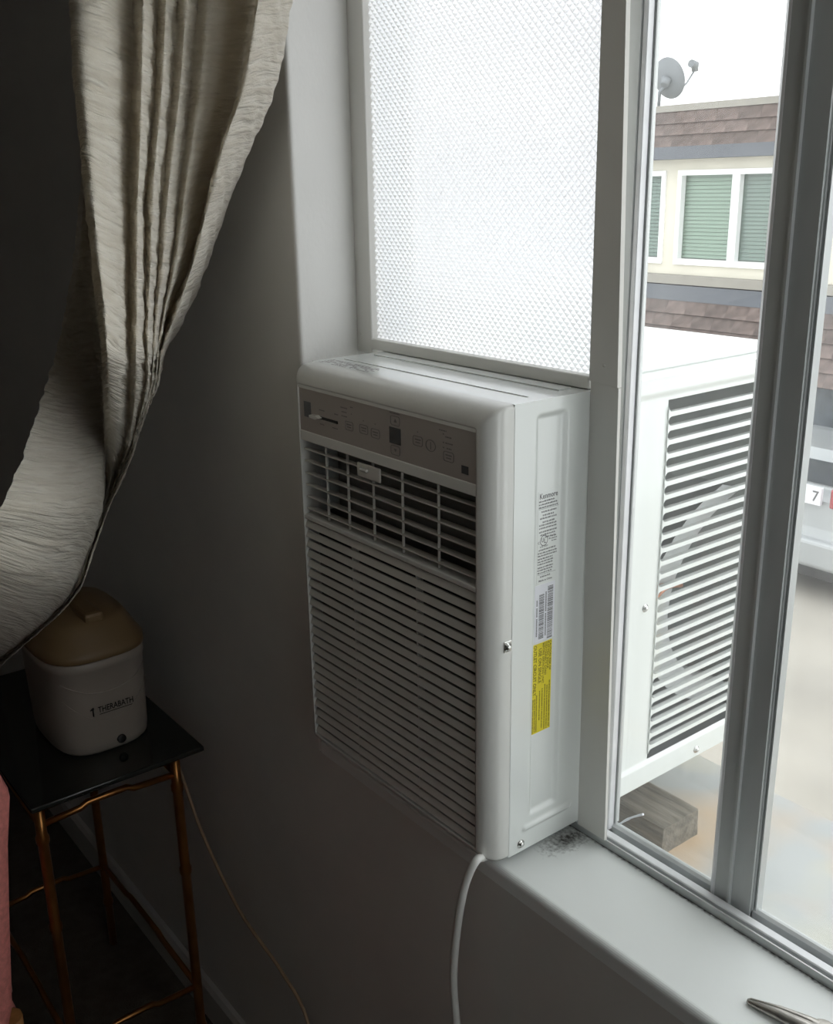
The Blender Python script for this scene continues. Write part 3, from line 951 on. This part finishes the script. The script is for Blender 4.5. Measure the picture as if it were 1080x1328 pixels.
# ------------------------------------------------------------------ ground, building across, car
MB().box(-22, 8, 0.2, 22, -3.45, -3.32).build('ground_concrete', CONC, kind='structure')
bld = thing('apartment_building', (-6.5, 10, -3.32), label='cream apartment building across the yard with brown shingled roof bands', cat='building')
BL = Vector((-6.5, 10, -3.32))
def bpart(name, mb, m, parent=bld, **kw):
    o = mb.build(name, m, parent, **kw)
    if parent is bld: o.location = -BL
    return o
BX0, BX1 = -15.0, 1.0
# openings
WINS = [(-7.345, -5.35, (-6.568, -6.470)), (-9.55, -7.535, (-8.60, -8.50))]
wz0, wz1 = -0.2393, 0.896
bw = MB()
bw.box(BX0, BX1, 10.0, 10.2, wz1, 1.20)
bw.box(BX0, BX1, 10.0, 10.2, -0.60, wz0)
xs = [BX0, -9.55, -7.535, -7.345, -5.35, BX1]
for a, b_ in ((BX0, -9.55), (-7.535, -7.345), (-5.35, BX1)):
    bw.box(a, b_, 10.0, 10.2, wz0, wz1)
bw.box(BX0, BX1, 10.2, 16.0, -0.6, 1.5)
bpart('upper_wall', bw, STUCCO)
bpart('lower_wall', MB().box(BX0, BX1, 9.9, 16.0, -3.32, -1.45), GARAGE)
bpart('roof_cap', MB().box(BX0, BX1, 9.88, 10.25, 1.578, 1.655), CAPM)
bpart('fascia_board', MB().box(BX0, BX1, 9.80, 10.0, 1.025, 1.171), FASCIA)
bpart('fascia_board', MB().box(BX0, BX1, 9.86, 10.0, -0.675, -0.486), FASCIA)
bpart('ledge_band', MB().box(BX0, BX1, 9.85, 10.0, -0.472, -0.3645), CAPM)
bpart('roof_slope', MB().prism([(9.83, 1.17), (9.90, 1.58), (10.2, 1.58), (10.2, 1.17)], 0, BX0, BX1), SHINGLE[1])
bpart('roof_slope', MB().prism([(9.58, -1.45), (9.87, -0.66), (10.2, -0.66), (10.2, -1.45)], 0, BX0, BX1), SHINGLE[1])
def shingles(z0, z1, y0, y1, n, xa, xb, off):
    hh = (z1 - z0) / n
    sl = math.atan2(y1 - y0, z1 - z0)
    ln = math.hypot(hh, (y1 - y0) / n)
    mes = []
    for m_ in SHINGLE:
        mes.append(MB().prism([(-0.030, -0.01), (-0.004, ln), (0.004, ln), (0.004, -0.01)], 0, -0.1492, 0.1492).mesh('shingle', m_))
    for k in range(n):
        x = xa + (k % 2) * 0.15 + off
        while x < xb:
            o = inst('shingle', random.choice(mes), bld, Vector((x, y0 + (y1 - y0) * k / n, z0 + hh * k)) - BL, (-sl, 0, 0))
            x += 0.30
shingles(1.175, 1.578, 9.83, 9.90, 3, -10.2, -3.2, 0)
shingles(-1.44, -0.675, 9.58, 9.87, 5, -9.6, -2.8, 0.07)
def far_window(x0, x1, mul):
    fr = MB()
    t = 0.062
    zb = wz0 + t + .01
    fr.box(x0, x1, 9.97, 10.06, wz1 - t, wz1)
    fr.box(x0, x1, 9.97, 10.06, wz0, zb)
    fr.box(x0, x0 + t, 9.97, 10.06, zb, wz1 - t)
    fr.box(x1 - t, x1, 9.97, 10.06, zb, wz1 - t)
    fr.box(mul[0] + .02, mul[1] + .03, 9.975, 10.06, zb, wz1 - t)
    f = bpart('window_frame', fr, TRIMW)
    for (a, b_, bm_) in ((x0 + t, mul[0] + .02, BLIND), (mul[1] + .03, x1 - t, BLIND2)):
        g = MB().box(a, b_, 10.055, 10.06, wz0 + t, wz1 - t)
        g.build('pane', FARP, f)
        bd = MB()
        z = wz0 + t + 0.02
        while z < wz1 - t:
            bd.prism([(10.075, z), (10.079, z), (10.095, z + 0.040), (10.091, z + 0.040)], 0, a - .02, b_ - (.06 if bm_ is BLIND else -.02))
            z += 0.046
        bd.build('blind', bm_, f, weld=False, kind='stuff')
FARP = glass_mat('far_pane_glass', 0.02, (0.86, 0.90, 0.88))
bpart('dark_interior', MB().box(-9.55, -5.35, 10.18, 10.199, wz0, wz1), INNER)
for w_ in WINS: far_window(*w_)
# satellite dish on the roof
ds_ = thing('satellite_dish', (-7.93, 10.25, 1.655), label='grey satellite dish on the flat roof of the building across', cat='satellite dish')
DL = Vector((-7.93, 10.25, 1.655))
dc = Vector((-7.83, 10.30, 2.01))
dn = Vector((-0.03, 0.90, 0.32)).normalized()
da = dn.cross(Vector((0, 0, 1))).normalized(); db = da.cross(dn)
dm = MB()
rg = []
for q, dep in ((0.02, -.045), (0.10, -.04), (0.18, -.022), (0.25, 0.0), (0.255, 0.004), (0.25, 0.008), (0.10, -.03), (0.02, -.035)):
    rg.append([dc + da * q * 0.92 * math.cos(t) + db * q * math.sin(t) + dn * dep for t in [2 * math.pi * k / 32 for k in range(32)]])
dm.rings(rg, cap0=True, cap1=True)
for name, mb_, m_ in (('reflector', dm, DISH),
                      ('mast', MB().tube([DL, DL + Vector((0, 0, .20)), dc - dn * .05 - db * .06], .022, 8), DISH),
                      ('arm', MB().tube([dc - db * .24 + dn * .0, dc - db * .16 + dn * .34, dc - db * 0.06 + dn * .54], .012, 8), DISH),
                      ('receiver', MB().tube([dc - db * .08 + dn * .54, dc + db * .0 + dn * .56, dc + db * .04 + dn * .48], [.04, .055, .05], 10), DISH),
                      ('bracket', MB().tube([dc - dn * .05, dc - dn * .12 - db * .05], [.07, .05], 10), DISH)):
    o = mb_.build(name, m_, ds_); o.location = -DL
# parked car, seen from behind
car = thing('parked_car', (-4.55, 10.6, -3.32), label='silver car parked nose-in by the building, rear plate and red lamp towards us', cat='car')
CL = Vector((-4.40, 8.30, -3.32))
car.location = CL
def carp(name, mb, m):
    return mb.build(name, m, car)
prof = [(0.02, 0.30), (0.0, 0.55), (0.03, 0.72), (0.06, 1.0), (0.22, 1.08), (0.55, 1.40), (1.1, 1.46), (1.25, 1.46)]
prof += [(1.25, 0.28), (0.3, 0.25)]
cbm = bmesh.new()
NX = 8
sec = []
cols = [(-0.86, .90), (-0.80, .97), (-0.6, 1.0), (0.6, 1.0), (0.80, .97), (0.86, .90)]
cm = MB()
rgs = []
for x, s in cols:
    rgs.append([(x * (1 if z < 1.05 else 0.86), y + (1 - s) * .6, 0.28 + (z - 0.28) * (s if z > .6 else 1)) for y, z in prof])
cm.rings(rgs, cap0=True, cap1=True, smooth=False)
carp('body', cm, CARW)
carp('rear_window', MB().prism([(-0.62, 1.12), (0.62, 1.12), (0.54, 1.36), (-0.54, 1.36)], 1, 0.235, 0.245), CARG).rotation_euler = (0, 0, 0)
carp('bumper', MB().bbox(-0.84, 0.84, -0.09, 0.10, 0.34, 0.62, 0.04, 3), CARW)
carp('underbody', MB().box(-0.75, 0.75, 0.06, 1.24, 0.18, 0.30), TYRE)
carp('licence_plate', MB().box(-0.02, 0.36, -0.012, 0.03, 0.97, 1.15), LABELW)
pt = fit_text('7', .07, .11, INK, car, (0.27, -0.014, 1.005), (1, 0, 0), (0, 0, 1))
for x in (0.57, -0.57):
    carp('tail_lamp', MB().bbox(x - .12, x + .14, -0.005, 0.10, 0.96, 1.16, 0.02, 2), TAIL)
for x in (-0.70, 0.70):
    carp('wheel', MB().rings([[(x + sx, 0.55 + q * math.cos(a), 0.31 + q * math.sin(a)) for a in [2 * math.pi * k / 24 for k in range(24)]] for sx, q in ((-.1, .2), (-.1, .31), (.1, .31), (.1, .2))], cap0=True, cap1=True), TYRE)

# ------------------------------------------------------------------ curtain
cols = 17
# each row: photo height of each column, photo x of each column, depth plane; columns run from the hidden rear layer to the bright leading edge
ROWS = [
 # py0, py1 (rear edge -> leading edge), base y, xs
 (-70, -70, -0.235, [100, 104, 100,   84, 120, 170, 186, 204, 218, 232, 246, 262, 282, 340, 345, 374, 398]),
 (0,   0,   -0.240, [108, 110, 106,   90, 125, 170, 186, 203, 216, 229, 243, 256, 275, 329, 333, 356, 380]),
 (113, 113, -0.245, [112, 114, 112,   96, 130, 169, 184, 200, 211, 222, 235, 246, 264, 310, 314, 334, 358]),
 (190, 190, -0.250, [108, 112, 114,  104, 134, 168, 182, 194, 204, 215, 226, 238, 252, 285, 288, 308, 326]),
 (264, 264, -0.255, [101, 108, 118,  112, 138, 167, 179, 188, 198, 208, 218, 230, 241, 266, 269, 284, 297]),
 (340, 340, -0.262, [94, 100, 124,   120, 144, 167, 178, 188, 196, 204, 212, 221, 230, 247, 250, 262, 270]),
 (407, 407, -0.272, [84, 92, 126,    128, 150, 167, 178, 187, 193, 199, 204, 209, 214, 219, 227, 235, 243]),
 (455, 455, -0.285, [73, 91, 130,    132, 152, 167, 177, 187, 192, 197, 200, 203, 206, 208, 210, 213, 216]),
 (505, 500, -0.300, [58, 90, 133,    135, 153, 167, 176, 187, 191, 194, 196, 198, 200, 202, 203, 204, 205]),
 (560, 550, -0.318, [40, 86, 134,    137, 152, 165, 171, 177, 179, 180, 181, 182, 182.5, 183, 183.5, 184, 184.5]),
 (612, 600, -0.336, [22, 80, 132,    136, 147, 156, 160, 163, 164, 165, 165.5, 166, 166.5, 167, 167.3, 167.6, 168]),
 (655, 655, -0.355, [2, 74, 128,     133, 136, 138, 139, 140, 140.6, 141, 141.3, 141.6, 142, 142.3, 142.6, 142.8, 143]),
 (690, 712, -0.375, [-22, 56, 112,   116, 117, 118, 118.6, 119, 119.3, 119.6, 120, 120.3, 120.6, 121, 121.3, 121.6, 122]),
 (730, 775, -0.400, [-60, 26, 84,    90, 91, 92, 92.5, 93, 93.3, 93.6, 94, 94.3, 94.6, 95, 95.3, 95.6, 96]),
 (770, 842, -0.425, [-115, -40, 14,  19, 20, 21, 21.5, 22, 22.3, 22.6, 23, 23.3, 23.6, 24, 24.3, 24.6, 25]),
 (800, 900, -0.445, [-180, -110, -60, -54, -53, -52, -51, -50, -49, -48, -47, -46, -45, -44, -43, -42, -41]),
]
#        rear edge ridge valley | left  ridge valley ridge valley r  v  r  v  r  deep deep  ridge edge
DEPTH = [0.030, 0.020, 0.034,    -0.019, -0.026, 0.014, -0.010, 0.010, -0.009, 0.007, -0.009, 0.007, -0.008, 0.036, -0.026, -0.006, 0.030]
FADE = [1, 1, 1, 1, 1, 1, 1, 1, 0.9, 0.7, 0.5, 0.35, 0.3, 0.3, 0.3, 0.3]
grid = []
for r_, (pa, pb, by, xs_) in enumerate(ROWS):
    line = []
    for c_, x in enumerate(xs_):
        t = min(max((x - xs_[0]) / max(1, (xs_[-1] - xs_[0])), 0), 1)
        py = pa + (pb - pa) * t
        dep = DEPTH[c_]
        if r_ >= 8 and c_ < 3:        # the rear layer comes forward and becomes the belly of the drape
            k = min(1, (r_ - 7) / 4)
            dep = dep * (1 - k) + (-0.02, -0.030, -0.006)[c_] * k
        elif r_ == 7 and c_ < 3: dep *= 0.9
        if c_ >= 3: dep *= FADE[r_]
        if c_ >= 3:
            tilt = (-0.18 + 0.23 * (c_ - 3) / 13.0) * ((0.75, 0.9)[r_] if r_ < 2 else 1.0)
            if r_ > 7: k = min(1, (r_ - 7) / 3); tilt = tilt * (1 - k) + 0.045 * k * (1 if r_ < 12 else 0.3)
        else:
            k = min(max((r_ - 5) / 4, 0), 1)
            tilt = -0.10 * (1 - k) + (-0.17, -0.085, 0.0)[c_] * k
        line.append(at(x, py, min(by + dep + tilt, -0.142)))
    grid.append(line)
# straight up to the rod
up = []
for c_ in range(cols):
    a, b_ = grid[0][c_], grid[1][c_]
    d_ = (a - b_)
    k = (1.495 - a.z) / max(d_.z, 1e-4)
    up.append(Vector((a.x + d_.x * k * 0.35, a.y * 0.5 + (-0.235 + DEPTH[c_] * 0.6) * 0.5, 1.495)))
mid = [a.lerp(b_, 0.5) for a, b_ in zip(up, grid[0])]
grid = [up, mid] + grid
G = np.array([[tuple(p) for p in line] for line in grid])
def cr_interp(A, n):
    out = []
    m_ = len(A)
    for i in range(m_ - 1):
        a, b_, c_, d_ = A[max(i - 1, 0)], A[i], A[i + 1], A[min(i + 2, m_ - 1)]
        for k in range(n):
            t = k / n
            out.append(0.5 * (2 * b_ + (c_ - a) * t + (2 * a - 5 * b_ + 4 * c_ - d_) * t * t + (3 * b_ - a - 3 * c_ + d_) * t ** 3))
    out.append(A[-1])
    return np.array(out)
Gv = cr_interp(G, 28)
Gu = np.transpose(cr_interp(np.transpose(Gv, (1, 0, 2)), 12), (1, 0, 2))
NV, NU = Gu.shape[:2]
# cloth coordinates in metres
UVu = np.zeros((NV, NU)); UVv = np.zeros((NV, NU))
du = np.linalg.norm(np.diff(Gu, axis=1), axis=2).mean(axis=0)
UVu[:, 1:] = np.cumsum(du)[None, :] * 1.0
dv = np.linalg.norm(np.diff(Gu, axis=0), axis=2)
UVv[1:, :] = np.cumsum(dv, axis=0)
UVv = 0.25 * UVv + 0.75 * UVv.mean(axis=1, keepdims=True)
# crinkles pressed into the cloth
tu = np.gradient(Gu, axis=1); tv = np.gradient(Gu, axis=0)
nrm = np.cross(tu, tv); nrm /= (np.linalg.norm(nrm, axis=2, keepdims=True) + 1e-12)
for i in range(NV):
    for j in range(NU):
        u, v = UVu[i, j], UVv[i, j]
        w = mnoise.noise((u * 9, v * 55 + 3 * math.sin(u * 14), 0.3)) + 0.5 * mnoise.noise((u * 16, v * 110, 4.0))
        Gu[i, j] += nrm[i, j] * 0.0024 * w
me = bpy.data.meshes.new('curtain')
idx = np.arange(NV * NU).reshape(NV, NU)
faces = np.stack([idx[:-1, :-1], idx[:-1, 1:], idx[1:, 1:], idx[1:, :-1]], axis=-1).reshape(-1, 4)
me.from_pydata(Gu.reshape(-1, 3).tolist(), [], faces.tolist())
uvl = me.uv_layers.new(name='cloth')
li = np.empty(len(me.loops), dtype=np.int32)
me.loops.foreach_get('vertex_index', li)
uvs = np.stack([UVu.reshape(-1)[li], UVv.reshape(-1)[li]], axis=-1).astype(np.float32).reshape(-1)
uvl.data.foreach_set('uv', uvs)
me.polygons.foreach_set('use_smooth', [True] * len(me.polygons))
me.materials.append(CURT)
cu_o = bpy.data.objects.new('curtain', me)
C.objects.link(cu_o)
tag(cu_o, 'long cream crinkled curtain swept to the left in front of the wall', 'curtain')
rod = thing('curtain_rod', (0.4, -0.235, 1.505), label='slim metal curtain rod above the window carrying the cream curtain', cat='curtain rod')
MB().tube([(-0.95, 0, 0), (1.2, 0, 0)], 0.011, 12).build('rod', RODM, rod)
for x in (-0.9, 1.15):
    MB().tube([(x, 0, 0), (x, 0.11, 0)], 0.007, 8).build('bracket', RODM, rod)

# ------------------------------------------------------------------ side table
TBX0, TBX1, TBY0, TBY1, TBZ = -0.815, -0.322, -0.445, -0.157, -0.154
tb = thing('side_table', ((TBX0 + TBX1) / 2, (TBY0 + TBY1) / 2, FLOOR), label='small brass side table with dark smoked glass top against the wall', cat='table')
TL = Vector(((TBX0 + TBX1) / 2, (TBY0 + TBY1) / 2, FLOOR))
def tpart(name, mb, m):
    o = mb.build(name, m, tb); o.location = -TL
    return o
tpart('table_top', MB().bbox(TBX0, TBX1, TBY0, TBY1, TBZ - 0.009, TBZ, 0.002, 2), SMOKE)
LX = (TBX0 + 0.03, TBX1 - 0.022); LY = (TBY0 + 0.016, TBY1 - 0.045)
for lx in LX:
    for ly in LY:
        zs_ = [FLOOR, FLOOR + .10, FLOOR + .105, FLOOR + .115, FLOOR + .12, -0.40, -0.395, -0.385, -0.38, -0.235, -0.230, -0.220, -0.215, TBZ - .010]
        rr_ = [.0085, .0085, .0105, .0105, .0085, .0085, .0105, .0105, .0085, .0085, .0105, .0105, .0085, .0085]
        tpart('leg', MB().tube([(lx, ly, z) for z in zs_], rr_, 10), BRASS)
def rail(p, q, z, name='rail'):
    p, q = Vector(p), Vector(q)
    pts = [p.lerp(q, t) + Vector((0, 0, zz_)) for t, zz_ in ((0, z), (.28, z + .004), (.33, z + .010), (.62, z + .010), (.67, z + .004), (1, z))]
    tpart(name, MB().tube(pts, .0055, 8), BRASS)
for z in (TBZ - .018, TBZ - .046, -0.64):
    for lx in LX: rail((lx, LY[0], 0), (lx, LY[1], 0), z)
    for ly in LY: rail((LX[0], ly, 0), (LX[1], ly, 0), z)

# ------------------------------------------------------------------ paraffin bath on the table
pb_ = thing('paraffin_bath', (-0.515, -0.277, TBZ), label='cream paraffin bath with tan domed lid on the dark glass table', cat='bath')
def sup(ax, ay, n=40, e=3.2):
    out = []
    for k in range(n):
        a = 2 * math.pi * k / n
        c, s = math.cos(a), math.sin(a)
        out.append((ax * math.copysign(abs(c) ** (2 / e), c), ay * math.copysign(abs(s) ** (2 / e), s)))
    return out
RZB = 0.10
def pbp(name, mb, m):
    o = mb.build(name, m, pb_)
    return o
bb = MB()
bb.rings([[(x, y, z) for x, y in sup(.112 * s, .084 * s)] for s, z in ((.90, 0.0), (.955, .006), (.975, .02), (1.0, .10), (1.01, .150), (1.03, .153), (1.035, .168), (1.01, .170))], cap0=True, cap1=True)
pbp('body', bb, BATHW)
ld = MB()
ld.rings([[(x, y, z) for x, y in sup(.112 * s, .084 * s)] for s, z in ((1.03, .1702), (1.055, .172), (1.055, .182), (1.0, .188), (.90, .205), (.78, .222), (.70, .228), (.3, .230), (.02, .230))], cap0=True, cap1=True)
lid = pbp('lid', ld, TAN)
MB().bbox(.01, .085, -.016, .016, .222, .240, .006, 2).build('handle', TAN, lid)
# raised front arc and lettering
FX = .1095
arcm = MB()
def bathx(y, z):
    s = .975 + (z - .02) / .08 * .025 if z < .10 else 1.0 + (z - .1) * .2
    t = min(abs(y) / (.084 * s), .999)
    return .112 * s * (1 - t ** 3.2) ** (1 / 3.2)
arcm.tube([(bathx(y, .128 - 0.9 * (0.06 ** 2 - y * y) * 5) + .0002, y, .128 - 0.9 * (0.06 ** 2 - y * y) * 5) for y in [-.07 + .14 * k / 20 for k in range(21)]], .0013, 6)
arcm.tube([(bathx(y, .060 + 9 * y * y) + .0002, y, .060 + 9 * y * y) for y in [-.07 + .14 * k / 20 for k in range(21)]], .0008, 6)
pbp('moulded_line', arcm, BATHW)
fit_text('THERABATH', .060, .0105, BLACK, pb_, (bathx(0, .085) + .0012, -.022, .0785), (0, 1, 0), (0, 0, 1))
em = MB()
em.tube([(bathx(-.03, .09) + .001, -.0300, .074), (bathx(-.03, .09) + .001, -.0300, .0865), (bathx(-.03, .09) + .001, -.0285, .089)], .0010, 6)
em.tube([(bathx(-.03, .09) + .001, -.0345, .0855), (bathx(-.03, .09) + .001, -.0290, .0880)], [.0008, .0022], 6)
em.box(bathx(0, .075) , bathx(0, .075) + .0009, -.020, .036, .0745, .0752)
pbp('emblem', em, BLACK)
pbp('control_knob', MB().rings([[(bathx(.008, .014) + dx, .012 + q * math.cos(a), .018 + q * math.sin(a)) for a in [2 * math.pi * k / 18 for k in range(18)]] for dx, q in ((-.004, .0075), (.003, .0075), (.004, .006))], cap1=True), BLACK)
cpt = [(-0.60, -0.20, TBZ + .02), (-0.56, -0.152, TBZ - .01), tuple(at(230, 990, -.142)), tuple(at(262, 1080, -.142)), tuple(at(310, 1180, -.145)), tuple(at(365, 1260, -.145)), tuple(at(400, 1328, -.148)), (0.02, -.155, -0.70), (0.08, -.18, FLOOR + .006), (.25, -.2, FLOOR + .006)]
MB().tube(spline(cpt[1:], 8), .0030, 8).build('power_cord', CORDB, label='thin beige cord trailing down the dark wall beside the glass table', cat='cord')

# ------------------------------------------------------------------ pink chair at the left edge
ch = thing('upholstered_chair', (-0.36, -0.76, FLOOR), label='pink upholstered chair with brown wooden legs at the left edge of the photo', cat='chair')
HL = Vector((-0.36, -0.76, FLOOR))
def hpart(name, mb, m):
    o = mb.build(name, m, ch); o.location = -HL
    return o
XB = -0.135
yc = -0.76
outl = []
half = [(0.190, -0.40), (0.212, -0.33), (0.226, -0.20), (0.240, -0.08), (0.252, -0.01), (0.240, 0.030), (0.205, 0.055), (0.10, 0.075), (0.0, 0.08)]
outl = [(yc + a, z) for a, z in half] + [(yc - a, z) for a, z in reversed(half[:-1])]
cyz = (yc, -0.16)
def sc(s): return [(cyz[0] + (a - cyz[0]) * s, cyz[1] + (b_ - cyz[1]) * s) for a, b_ in outl]
bk = MB()
bk.rings([[(XB + dx, a, b_) for a, b_ in sc(s)] for s, dx in ((.80, -.004), (.93, .0), (.985, -.010), (1.0, -.030), (.985, -.052), (.93, -.064), (.80, -.060))], cap0=True, cap1=True)
hpart('backrest', bk, PINK)
hpart('seat', MB().bbox(XB - .50, XB - .05, yc - .23, yc + .23, -0.46, -0.375, .03, 3), PINK)
for lx, ly in ((XB - .030, yc + .205), (XB - .030, yc - .205), (XB - .46, yc + .19), (XB - .46, yc - .19)):
    top = -0.36 if lx > XB - .1 else -0.45
    hpart('leg', MB().tube([(lx, ly, FLOOR), (lx, ly, -0.62), (lx, ly, top)], [.012, .015, .019], 10), WOODLEG)
hpart('apron', MB().box(XB - .47, XB - .03, yc - .21, yc + .21, -0.50, -0.462), WOODLEG)

# ------------------------------------------------------------------ needle-nose pliers on the sill
pa = Vector((0.664, -0.0770)); pdir = (Vector((at(1040, 1328, 0).x, 0)))
ang = math.radians(14)
pl_ = thing('needle_nose_pliers', (pa.x, pa.y, ZS), ang, label='worn steel needle-nose pliers lying on the white sill', cat='pliers')
for s in (1, -1):
    j = MB()
    rg = []
    for x, w_, h_ in ((0.0, .0020, .0040), (.003, .0036, .0060), (.03, .0078, .0105), (.055, .0105, .012), (.065, .0115, .0120)):
        pts = []
        for k in range(9):
            a = math.pi * k / 8
            pts.append((x, s * (.0002 + w_ * math.sin(a)), h_ / 2 + .0005 + h_ / 2 * math.cos(a)))
        rg.append(pts)
    j.rings(rg, cap0=True, cap1=True)
    j.build('jaw', STEEL, pl_)
    hd = MB().tube(spline([(.070, -s * .004, .006), (.095, s * .012, .0065), (.13, s * .020, .0068), (.19, s * .017, .0068)], 6), .0062, 10)
    hd.build('handle', PINK if False else BLACK, pl_)
MB().rings([[(.070 + q * math.cos(a), q * math.sin(a), z) for a in [2 * math.pi * k / 20 for k in range(20)]] for q, z in ((.012, .0006), (.013, .003), (.013, .010), (.011, .0115))], cap0=True, cap1=True).build('pivot', STEEL, pl_)
